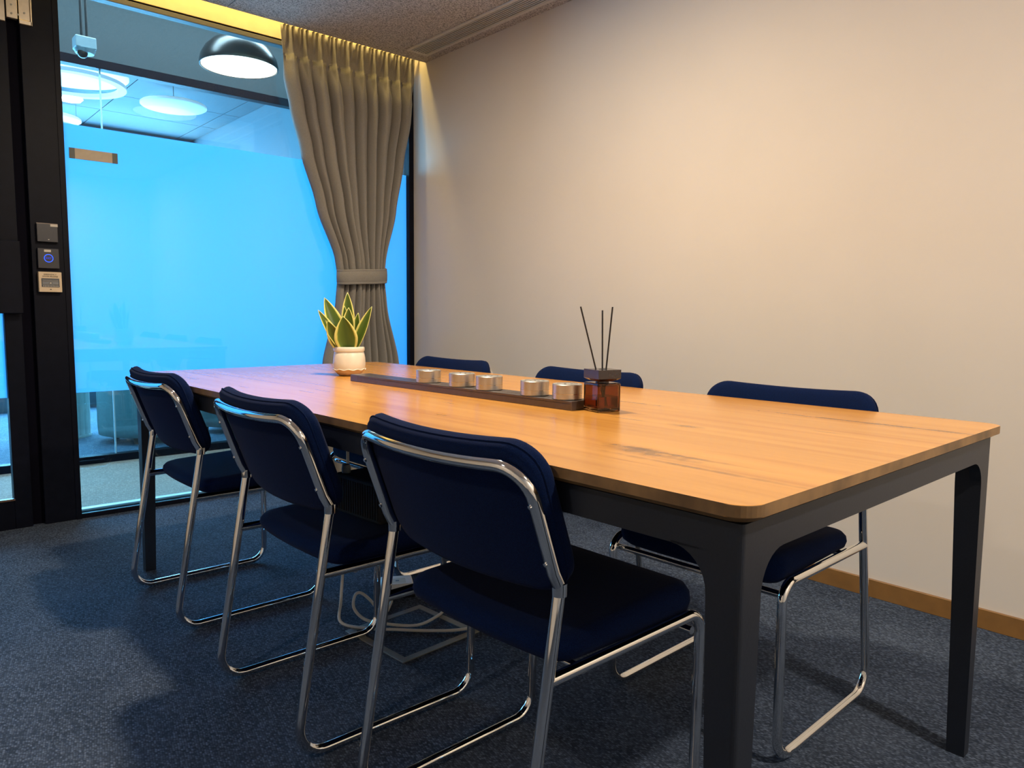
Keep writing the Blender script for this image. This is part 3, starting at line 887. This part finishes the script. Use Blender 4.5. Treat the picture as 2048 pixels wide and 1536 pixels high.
def leg(sx, sy):
    bm = bmesh.new()
    # tapering square leg with rounded outer corner
    lv = []
    for (z, w) in ((0.0, LEGB), (0.35, (LEGB+LEGW)/2), (AZ0-GR, LEGW), (AZ1, LEGW)):
        ring = []
        r = 0.007
        # local square: outer corner at (0,0), extends to +w
        pts = [(w, 0), (w, w), (0, w)] + [(r-r*math.cos(t), r-r*math.sin(t)) for t in (0, PI/8, PI/4, 3*PI/8, PI/2)]
        for (px, py) in pts:
            ring.append(bm.verts.new((sx*(hx-px), sy*(hy-py), z)))
        lv.append(ring)
    m = len(lv[0])
    for j in range(len(lv)-1):
        for k in range(m):
            bm.faces.new((lv[j][k], lv[j][(k+1) % m], lv[j+1][(k+1) % m], lv[j+1][k]))
    bm.faces.new(lv[0]); bm.faces.new(lv[-1])
    # concave gussets into both aprons
    for ax in (0, 1):
        prof = [(LEGW-0.001, AZ0-GR)]
        for k in range(9):
            t = PI/2*k/8
            prof.append((LEGW+GR-GR*math.cos(t), AZ0-GR+GR*math.sin(t)))
        prof += [(LEGW+GR, AZ0+0.003), (LEGW-0.001, AZ0+0.003)]
        A, B = [], []
        for (d, z) in prof:
            if ax == 0:
                A.append(bm.verts.new((sx*(hx-d), sy*hy, z))); B.append(bm.verts.new((sx*(hx-d), sy*(hy-AT), z)))
            else:
                A.append(bm.verts.new((sx*hx, sy*(hy-d), z))); B.append(bm.verts.new((sx*(hx-AT), sy*(hy-d), z)))
        bm.faces.new(A); bm.faces.new(B[::-1])
        for k in range(len(A)):
            bm.faces.new((A[k], A[(k+1) % len(A)], B[(k+1) % len(A)], B[k]))
    o = from_bm('leg', bm, MTFRAME, tab)
    lo = [(sx*(hx-0.006), sy*(hy-0.006)), (sx*(hx-LEGB+0.006), sy*(hy-LEGB+0.006))]
for sx in (-1, 1):
    for sy in (-1, 1):
        leg(sx, sy)

# ------------------------------------------------------------------ chairs
HW = 0.2275          # half distance between the side tubes
TR = 0.0105
def pad(name, w, h, r, rings, fn, m, parent, n=10):
    vs, fs = [], []
    cnt = 4*(n+1)
    for (ins, d) in rings:
        ww, hh = max(w-2*ins, 0.02), max(h-2*ins, 0.02)
        rad = min(max(r-ins*0.6, 0.012), ww/2-0.001, hh/2-0.001)
        # resample long sides for smooth bowing
        for p in rrect(ww, hh, rad, n):
            vs.append((p[0], p[1], d))
    k = len(rings)
    for j in range(k-1):
        for i in range(cnt):
            fs.append((j*cnt+i, j*cnt+(i+1) % cnt, (j+1)*cnt+(i+1) % cnt, (j+1)*cnt+i))
    fs.append(tuple(range(cnt))[::-1]); fs.append(tuple((k-1)*cnt+i for i in range(cnt)))
    bm = bmesh.new()
    V = [bm.verts.new(v) for v in vs]
    for f in fs:
        bm.faces.new([V[i] for i in f])
    # cut long edges so the pad can bow
    for xq in [w*(-0.5+q/14) for q in range(1, 14)]:
        g = bm.verts[:]+bm.edges[:]+bm.faces[:]
        bmesh.ops.bisect_plane(bm, geom=g, plane_co=(xq, 0, 0), plane_no=(1, 0, 0))
    for yq in [h*(-0.5+q/8) for q in range(1, 8)]:
        g = bm.verts[:]+bm.edges[:]+bm.faces[:]
        bmesh.ops.bisect_plane(bm, geom=g, plane_co=(0, yq, 0), plane_no=(0, 1, 0))
    for v in bm.verts:
        v.co = Vector(fn(*v.co))
    o = from_bm(name, bm, m, parent, True)
    return o
BASE_U, BASE_Z = 0.090, 0.550       # kink of the rear tube
TOP_U, TOP_Z = 0.019, 0.748
bd = Vector((TOP_U-BASE_U, 0, TOP_Z-BASE_Z)).normalized()      # up along the back
bn = Vector((bd.z, 0, -bd.x))                                  # forward normal of the back
def bow(w):
    return -0.026*(1-(w/HW)**2) if abs(w) < HW else 0.0
def make_chair(name, label, loc, rz):
    t = thing(name, label, 'chair', loc, rz, 'navy chairs around the table')
    def back_fn(x, y, d):
        c = 0.5*(Vector((BASE_U, 0, BASE_Z))+Vector((TOP_U, 0, TOP_Z)))
        p = c+bd*(y+0.001)+bn*(d+0.004+bow(x))
        return (p.x, x, p.z)
    L = 0.262
    bp_ = pad('backrest', 0.472, L, 0.062,
              [(0.10, 0.0), (0.05, 0.0), (0.012, 0.001), (0.004, 0.003), (0.0, 0.010), (-0.0015, 0.022), (0.0, 0.030), (0.006, 0.036), (0.018, 0.039), (0.05, 0.040), (0.10, 0.040)],
              back_fn, MNAVY, t)
    # seam line around the back pad
    pth = []
    P0 = rrect(0.4745, L+0.0025, 0.062, 8)
    for i in range(len(P0)):
        a, b = P0[i], P0[(i+1) % len(P0)]
        m_ = max(1, int(math.hypot(b[0]-a[0], b[1]-a[1])/0.03))
        for q in range(m_):
            pth.append(back_fn(a[0]+(b[0]-a[0])*q/m_, a[1]+(b[1]-a[1])*q/m_, 0.013))
    tube('piping', pth, 0.0016, MNAVY, bp_, 6, True)
    def seat_fn(x, y, d):
        # x across, y along (front positive), d thickness coordinate 0..1
        u = 0.300+y
        f = (y+0.19)/0.38
        a, b = x/0.222, y/0.19
        crown = max(0, (1-a**4))*max(0, (1-b**4))
        lo = 0.405-0.018*crown-0.012*max(0, f-0.2)
        hi = lo+0.044+0.022*min(1, max(0, f)*1.3)
        z = lo+(hi-lo)*d
        if d > 0.5:
            z += 0.012*crown
        rear = -0.018*(1-a*a)*max(0, 1-f*2.5)
        return (u+rear, x, z)
    pad('seat', 0.436, 0.385, 0.045,
        [(0.12, 0.0), (0.06, 0.0), (0.018, 0.02), (0.004, 0.16), (0.0, 0.42), (0.002, 0.66), (0.010, 0.86), (0.024, 0.96), (0.06, 1.0), (0.12, 1.0)],
        seat_fn, MNAVY, t)
    for s in (-1, 1):
        y = s*HW
        zf = TR+0.001
        # side loop: kink -> floor -> runner -> front leg -> seat rail -> rear upright
        FU = 0.482
        ru = BASE_U*(0.404/BASE_Z)+0.002
        full = fillet([(BASE_U, y, BASE_Z), (0.0, y, zf), (FU-0.006, y, zf), (FU, y, 0.404), (ru, y, 0.404)], [0, 0.060, 0.052, 0.040, 0], 10)
        # one tube, cut into parts in the middle of its bends (11 points in each bend)
        tube_split(['rear_leg', 'floor_runner', 'front_leg', 'seat_rail'], full, [0, 6, 17, 28, len(full)-1], TR, MCHROME, t, 14)
    # back frame: upright, rounded corner, bowed top bar
    def bf(w, h):
        p = Vector((BASE_U, 0, BASE_Z))+bd*h+bn*(bow(w)*0.92-0.006)
        return (p.x, w, p.z)
    H = (Vector((TOP_U, 0, TOP_Z))-Vector((BASE_U, 0, BASE_Z))).length
    ctr = [(BASE_U, -HW, BASE_Z), bf(-HW, 0.02)]
    raw = [(-HW, 0.03), (-HW, H-0.055)]
    for k in range(1, 8):
        a = PI/2*k/8
        raw.append((-HW+0.055*(1-math.cos(a)), H-0.055+0.055*math.sin(a)))
    for q in range(11):
        raw.append(((-HW+0.055)+(2*HW-0.11)*q/10, H))
    full = raw+[(-w, h) for (w, h) in raw[:-11][::-1]]
    pts = [(BASE_U, -HW, BASE_Z-0.003)]+[bf(w, h) for (w, h) in full]+[(BASE_U, HW, BASE_Z-0.003)]
    tube('back_frame', pts, TR*1.03, MCHROME, t, 12)
    for s in (-1, 1):
        lathe('frame_collar', [(0, -0.012), (TR*1.18, -0.012), (TR*1.2, 0.0), (TR*1.18, 0.008), (0, 0.008)], MCHROME, t, 14, (BASE_U-0.001, s*HW, BASE_Z-0.002))
        for h in (0.050, 0.150):
            p = Vector((BASE_U, 0, BASE_Z))+bd*h-bn*(0.006+TR)
            sc = lathe('screw', [(0, -0.001), (0.0042, -0.001), (0.0036, 0.0022), (0, 0.003)], MCHROME, t, 10)
            rot = (-bn).to_track_quat('Z', 'Y').to_matrix().to_4x4()
            sc.data.transform(Matrix.Translation((p.x, s*HW, p.z)) @ rot)
    tube('cross_bar', [(0.455, -HW, 0.372), (0.455, HW, 0.372)], 0.008, MCHROME, t, 10)
    tube('cross_bar', [(0.150, -HW, 0.396), (0.150, HW, 0.396)], 0.007, MCHROME, t, 10)
    return t
R = math.radians
base = make_chair('meeting_chair', 'middle navy chrome-frame chair on the door side with a black box on its seat', (0.654, 1.652, 0), R(0.0))
others = [
    ('navy chrome-frame chair on the door side, beside the glass partition', (0.667, 2.496, 0), R(0.8)),
    ('navy chrome-frame chair on the door side, at the table end away from the glass', (0.696, 1.000, 0), R(1.0)),
    ('navy chair along the beige wall, nearest the curtain', (1.879, 2.445, 0), R(181)),
    ('middle navy chair along the beige wall, behind the reed diffuser', (1.891, 1.700, 0), R(181)),
    ('navy chair along the beige wall, farthest from the curtain', (1.903, 0.985, 0), R(181.5)),
]
for lb, loc, rz in others:
    c = copy_tree(base)
    c['label'] = lb; c.location = loc; c.rotation_euler = (0, 0, rz)

# black ribbed box on the middle chair
bx = thing('storage_box', 'small black ribbed box standing on the middle chair seat', 'box', (0.955, 1.600, 0.4585), R(4))
box('body', (-0.05, -0.10, 0.0), (0.05, 0.10, 0.100), MBOXB, bx, 0.008, 3)
for k in range(18):
    yk = -0.088+k*0.0103
    box('rib', (-0.0525, yk-0.002, 0.010), (-0.0495, yk+0.002, 0.090), MBOXB, bx)
lathe('clasp', [(0, 0), (0.011, 0), (0.012, 0.012), (0.010, 0.022), (0, 0.023)], simple('grey_clasp', (0.22, 0.27, 0.30), 0.5), bx, 18, (-0.03, 0.075, 0.099))

# ------------------------------------------------------------------ power track and sockets
TRKZ = 0.022
tk_a = math.atan2(2.174-1.200, 1.2515-1.2885)   # along the track
trk = thing('power_track', 'long dark metal power track lying along the oak table', 'power track', (1.2702, 1.688, TZ), tk_a-PI/2)
HLEN = 0.4875
TWD = 0.036
box('channel_base', (-TWD, -HLEN, 0.0), (TWD, HLEN, 0.016), MRAIL, trk, 0.0008, 1)
for (a, b) in ((-TWD, -0.011), (-0.0075, 0.0075), (0.011, TWD)):
    box('top_rail', (a, -HLEN, 0.016), (b, HLEN, TRKZ), MRAIL, trk, 0.0006, 1)
box('contact_strip', (-0.0105, -HLEN+0.01, 0.0158), (-0.0080, HLEN-0.01, 0.0175), MBLACK, trk)
box('contact_strip', (0.0080, -HLEN+0.01, 0.0158), (0.0105, HLEN-0.01, 0.0175), MBLACK, trk)
box('end_cap', (-TWD-0.0006, HLEN-0.045, -0.0), (TWD+0.0006, HLEN+0.0006, TRKZ+0.0006), MRAIL, trk, 0.001, 1)
box('end_cap', (-TWD-0.0006, -HLEN-0.0006, -0.0), (TWD+0.0006, -HLEN+0.006, TRKZ+0.0006), MRAIL, trk, 0.001, 1)
def socket(label, y, rz):
    v = Vector((1.2702, 1.688))
    d = y-1.688
    x = 1.2702-d*math.tan(tk_a-PI/2)
    t = thing('track_socket', label, 'power socket', (x, y, TZ+TRKZ+0.0006), rz, 'steel sockets on the power track')
    return t
proto = None
ord_ = ['steel track socket nearest the potted plant', 'second steel track socket counted from the potted plant', 'middle steel track socket of the five on the track',
        'fourth steel track socket counted from the potted plant', 'steel track socket right beside the amber diffuser bottle']
for k, y in enumerate((1.800, 1.646, 1.531, 1.358, 1.247)):
    x = 1.2702-(y-1.688)*math.tan(tk_a-PI/2)
    if proto is None:
        t = thing('track_socket', ord_[0], 'power socket', (x, y, TZ+TRKZ+0.0006), 0.2, 'steel sockets on the power track')
        rr_ = 0.0365
        lathe('lower_body', [(0, 0), (rr_-0.001, 0), (rr_, 0.001), (rr_, 0.0125), (rr_-0.001, 0.013), (0, 0.013)], MSTEEL, t, 56)
        lathe('bright_line', [(0, 0.0128), (rr_+0.0003, 0.0128), (rr_+0.0003, 0.0138), (0, 0.0138)], simple('bright_ring', (0.9, 0.9, 0.88), 0.15, 1.0), t, 56)
        lathe('upper_body', [(0, 0.0136), (rr_-0.001, 0.0136), (rr_, 0.0142), (rr_, 0.0350), (rr_-0.0016, 0.0366), (0.0255, 0.0366), (0.0255, 0.0335), (0, 0.0335)], MSTEEL, t, 56)
        fp = lathe('socket_face', [(0, 0.0334), (0.0250, 0.0334), (0.0250, 0.0352), (0.023, 0.0358), (0, 0.0358)], simple('socket_grey', (0.35, 0.35, 0.34), 0.4), t, 40)
        for (a, b) in ((-0.010, 0.004), (0.010, 0.004), (0.0, -0.010)):
            box('pin_hole', (a-0.003, b-0.002, 0.0357), (a+0.003, b+0.002, 0.0362), MINK, fp)
        proto = t
    else:
        t = copy_tree(proto)
        t.location = (x, y, TZ+TRKZ+0.0006); t.rotation_euler = (0, 0, 0.2+0.7*k); t['label'] = ord_[k]

# ------------------------------------------------------------------ reed diffuser
df = thing('reed_diffuser', 'amber glass reed diffuser with dark square cap and three black reeds', 'reed diffuser', (1.313, 1.158, TZ), R(-14))
bwid = 0.064
bm = bmesh.new(); bm_box(bm, (-bwid/2, -bwid/2, 0), (bwid/2, bwid/2, 0.068), 0.004, 3)
bmi = bmesh.new(); bm_box(bmi, (-bwid/2+0.004, -bwid/2+0.004, 0.009), (bwid/2-0.004, bwid/2-0.004, 0.063), 0.003, 2)
bmesh.ops.recalc_face_normals(bmi, faces=bmi.faces)
bmesh.ops.reverse_faces(bmi, faces=bmi.faces)
mi = bpy.data.meshes.new('tmp'); bmi.to_mesh(mi); bmi.free()
bmesh.ops.recalc_face_normals(bm, faces=bm.faces)
bm.from_mesh(mi)
me = bpy.data.meshes.new('bottle'); bm.to_mesh(me); bm.free()
link('bottle', me, MAMBER, df)
box('oil', (-bwid/2+0.0042, -bwid/2+0.0042, 0.0092), (bwid/2-0.0042, bwid/2-0.0042, 0.036), MOIL, df)
lathe('neck', [(0, 0.066), (0.016, 0.066), (0.016, 0.078), (0, 0.078)], MCAP, df, 28)
bm = bmesh.new()
a = [bm.verts.new((sx*0.019, sy*0.019, 0.0715)) for sx, sy in ((-1, -1), (1, -1), (1, 1), (-1, 1))]
b = [bm.verts.new((sx*0.0315, sy*0.0315, 0.078)) for sx, sy in ((-1, -1), (1, -1), (1, 1), (-1, 1))]
c = [bm.verts.new((sx*0.0315, sy*0.0315, 0.099)) for sx, sy in ((-1, -1), (1, -1), (1, 1), (-1, 1))]
bm.faces.new(a[::-1]); bm.faces.new(c)
for i in range(4):
    j = (i+1) % 4
    bm.faces.new((a[i], a[j], b[j], b[i])); bm.faces.new((b[i], b[j], c[j], c[i]))
from_bm('cap', bm, MCAP, df)
lathe('cap_hole', [(0, 0.0985), (0.009, 0.0985), (0.009, 0.0996), (0, 0.0996)], MINK, df, 20)
Rinv = Matrix.Rotation(R(14), 3, 'Z')
RGT = Vector((0.748, -0.663, 0)); VWD = Vector((0.661, 0.744, 0))
for (dx0, dx1, dv, z1) in ((-0.001, -0.055, -0.01, 0.245), (0.001, -0.001, 0.015, 0.237), (0.004, 0.020, -0.005, 0.245)):
    p0 = Rinv @ (RGT*(dx0*1.0-0.5*(dx1-dx0)*0.3))+Vector((0, 0, 0.012))
    p1 = Rinv @ (RGT*dx1+VWD*dv)+Vector((0, 0, z1))
    p0 = Vector((p0.x, p0.y, 0.012)); 
    tube('reed', [p0, p1], 0.0019, MREED, df, 8)

# ------------------------------------------------------------------ potted snake plant
pp = thing('potted_snake_plant', 'variegated snake plant in a cream ceramic pot on the table', 'potted plant', (1.322, 2.372, TZ))
def ribs(a, z):
    return 0.026*math.sin(9*a+90*z)*math.sin(140*z) if 0.03 < z < 0.082 else 0
lathe('pot', [(0, 0.0225), (0.050, 0.0225), (0.0555, 0.024), (0.057, 0.030), (0.0575, 0.045), (0.056, 0.065), (0.053, 0.082), (0.051, 0.086), (0.0545, 0.089), (0.0550, 0.094), (0.0550, 0.101), (0.053, 0.104), (0.048, 0.104), (0.047, 0.09), (0.047, 0.080), (0, 0.080)],
      MPOT, pp, 72, rib=ribs)
lathe('bare_clay_base', [(0, 0), (0.030, 0), (0.040, 0.004), (0.049, 0.014), (0.0535, 0.0225), (0, 0.0225)], MTERRA, pp, 48)
wv = []
for k in range(96):
    a = 2*PI*k/96
    wv.append((0.0570*math.cos(a), 0.0570*math.sin(a), 0.0235+0.0018*math.sin(11*a)))
tube('glaze_rim', wv, 0.0016, MPOT, pp, 8, True)
lathe('soil', [(0, 0.080), (0.0469, 0.080), (0.0469, 0.092), (0, 0.095)], MSOIL, pp, 32)
def leaf(base, tip, width, face, cup=0.25, curl=0.0, wpos=0.45):
    """blade from base to tip; face = direction its front looks to"""
    b, t = Vector(base), Vector(tip)
    ax = (t-b); L = ax.length; ax.normalize()
    fc = Vector(face); fc = (fc-ax*fc.dot(ax)).normalized()
    sd = ax.cross(fc)
    NL, NWD = 16, 8
    vs, fs, uv = [], [], []
    for i in range(NL+1):
        s = i/NL
        if s < wpos:
            w = 0.55+0.45*math.sin(PI/2*s/wpos)
        else:
            q = (s-wpos)/(1-wpos)
            w = (1-q**1.7)**0.9 if q < 0.999 else 0.0
            w = max(w, 0.012)
        w *= width/2
        c = b+ax*(L*s)+fc*(curl*L*(s*s-s)*-1)
        for j in range(NWD+1):
            v = -1+2*j/NWD
            vs.append(c+sd*(w*v)+fc*(cup*w*(v*v)))
            uv.append((abs(v), s))
    for i in range(NL):
        for j in range(NWD):
            fs.append((i*(NWD+1)+j, i*(NWD+1)+j+1, (i+1)*(NWD+1)+j+1, (i+1)*(NWD+1)+j))
    me = bpy.data.meshes.new('leaf'); me.from_pydata([tuple(v) for v in vs], [], fs)
    l = me.uv_layers.new(name='leaf')
    for lp in me.loops:
        l.data[lp.index].uv = uv[lp.vertex_index]
    o = link('leaf', me, MLEAF, pp, True)
    md = o.modifiers.new('thickness', 'SOLIDIFY'); md.thickness = 0.0014; md.offset = 0
def pv(rt, tc, z):     # right, toward viewer side, up
    p = RGT*rt-VWD*tc
    return (p.x, p.y, z)
FV = -VWD
leaf(pv(0.006, 0.030, 0.088), pv(-0.010, 0.046, 0.212), 0.082, FV+Vector((0, 0, 0.2)), 0.30, 0.02, 0.40)
leaf(pv(0.0, -0.012, 0.09), pv(-0.007, -0.016, 0.298), 0.048, FV, 0.35, 0.0, 0.55)
leaf(pv(0.004, 0.010, 0.09), pv(0.004, 0.018, 0.243), 0.044, FV, 0.5, 0.0, 0.6)
leaf(pv(-0.010, 0.0, 0.09), pv(-0.014, 0.005, 0.250), 0.030, FV+RGT*0.5, 0.5, 0.0, 0.6)
leaf(pv(-0.012, 0.002, 0.09), pv(-0.086, 0.0, 0.278), 0.062, FV+RGT*0.3+Vector((0, 0, 0.3)), 0.35, 0.03, 0.45)
leaf(pv(-0.022, 0.012, 0.09), pv(-0.102, 0.028, 0.234), 0.040, FV+RGT*0.6+Vector((0, 0, 0.5)), 0.5, -0.04, 0.42)
leaf(pv(-0.024, 0.020, 0.09), pv(-0.066, 0.040, 0.196), 0.050, FV+Vector((0, 0, 0.2)), 0.25, -0.05, 0.45)
leaf(pv(0.020, 0.0, 0.09), pv(0.084, 0.005, 0.248), 0.046, FV-RGT*0.5+Vector((0, 0, 0.2)), 0.45, -0.05, 0.42)
leaf(pv(0.014, -0.015, 0.09), pv(0.030, -0.020, 0.225), 0.036, FV-RGT*0.2, 0.4, 0.0, 0.5)

# ------------------------------------------------------------------ floor box, adapter, cables under the table
fbx = thing('floor_box', 'square metal-framed floor box with carpet lid under the table', 'floor box', (1.215, 1.815, 0.0), R(4))
h = 0.145
FM = simple('floor_box_metal', (0.20, 0.21, 0.20), 0.45, 0.6, var=0.08)
for (a, b, c, d) in ((-h, -h, h, -h+0.024), (-h, h-0.024, h, h), (-h, -h+0.024, -h+0.024, h-0.024), (h-0.024, -h+0.024, h, h-0.024)):
    box('frame_bar', (a, b, 0.0), (c, d, 0.004), FM, fbx, 0.001, 1)
box('lid', (-h+0.025, -h+0.025, 0.0), (h-0.025, h-0.025, 0.003), MCARPET, fbx)
adp = thing('power_adapter', 'white power adapter block lying on the carpet under the table', 'adapter', (1.345, 2.105, 0.0), R(-28))
box('block', (-0.055, -0.045, 0.022), (0.055, 0.045, 0.050), MWHITE, adp, 0.006, 3)
box('socket_base', (-0.060, -0.040, 0.0), (0.060, 0.040, 0.022), MBLACK, adp, 0.003, 2)
box('printed_label', (-0.025, -0.028, 0.0495), (0.030, 0.015, 0.0503), MTAG, adp)
box('printed_mark', (-0.004, -0.012, 0.0502), (0.008, -0.002, 0.0506), simple('grey_ink', (0.2, 0.22, 0.25), 0.6), adp)
def smooth_path(P, n=8):
    P = [Vector(p) for p in P]
    out = []
    for i in range(len(P)-1):
        p0 = P[max(i-1, 0)]; p1 = P[i]; p2 = P[i+1]; p3 = P[min(i+2, len(P)-1)]
        for k in range(n):
            t = k/n
            out.append(0.5*((2*p1)+(p2-p0)*t+(2*p0-5*p1+4*p2-p3)*t*t+(3*p1-p0-3*p2+p3)*t**3))
    out.append(P[-1])
    return out
c1 = tube('power_cable', smooth_path([(1.17, 2.12, 0.66), (1.165, 2.11, 0.45), (1.130, 2.080, 0.18), (1.100, 2.045, 0.06), (1.075, 2.000, 0.009), (1.118, 1.905, 0.009), (1.175, 1.845, 0.0095), (1.250, 1.770, 0.0095), (1.330, 1.715, 0.0095), (1.46, 1.70, 0.006)]), 0.0048, MCABLE, None, 10)
tag(c1, 'white power cable dropping from the table and trailing over the floor box', 'cable')
c2 = tube('power_cable', smooth_path([(1.385, 1.880, 0.006), (1.33, 1.845, 0.0095), (1.24, 1.825, 0.0115), (1.165, 1.875, 0.0195), (1.125, 1.940, 0.024), (1.112, 1.985, 0.05), (1.120, 1.990, 0.088), (1.140, 1.985, 0.090), (1.165, 1.962, 0.060), (1.185, 1.950, 0.020), (1.23, 1.985, 0.006), (1.29, 2.05, 0.006)]), 0.0048, MCABLE, None, 10)
tag(c2, 'white power cable rising in a loop beside the floor box', 'cable')
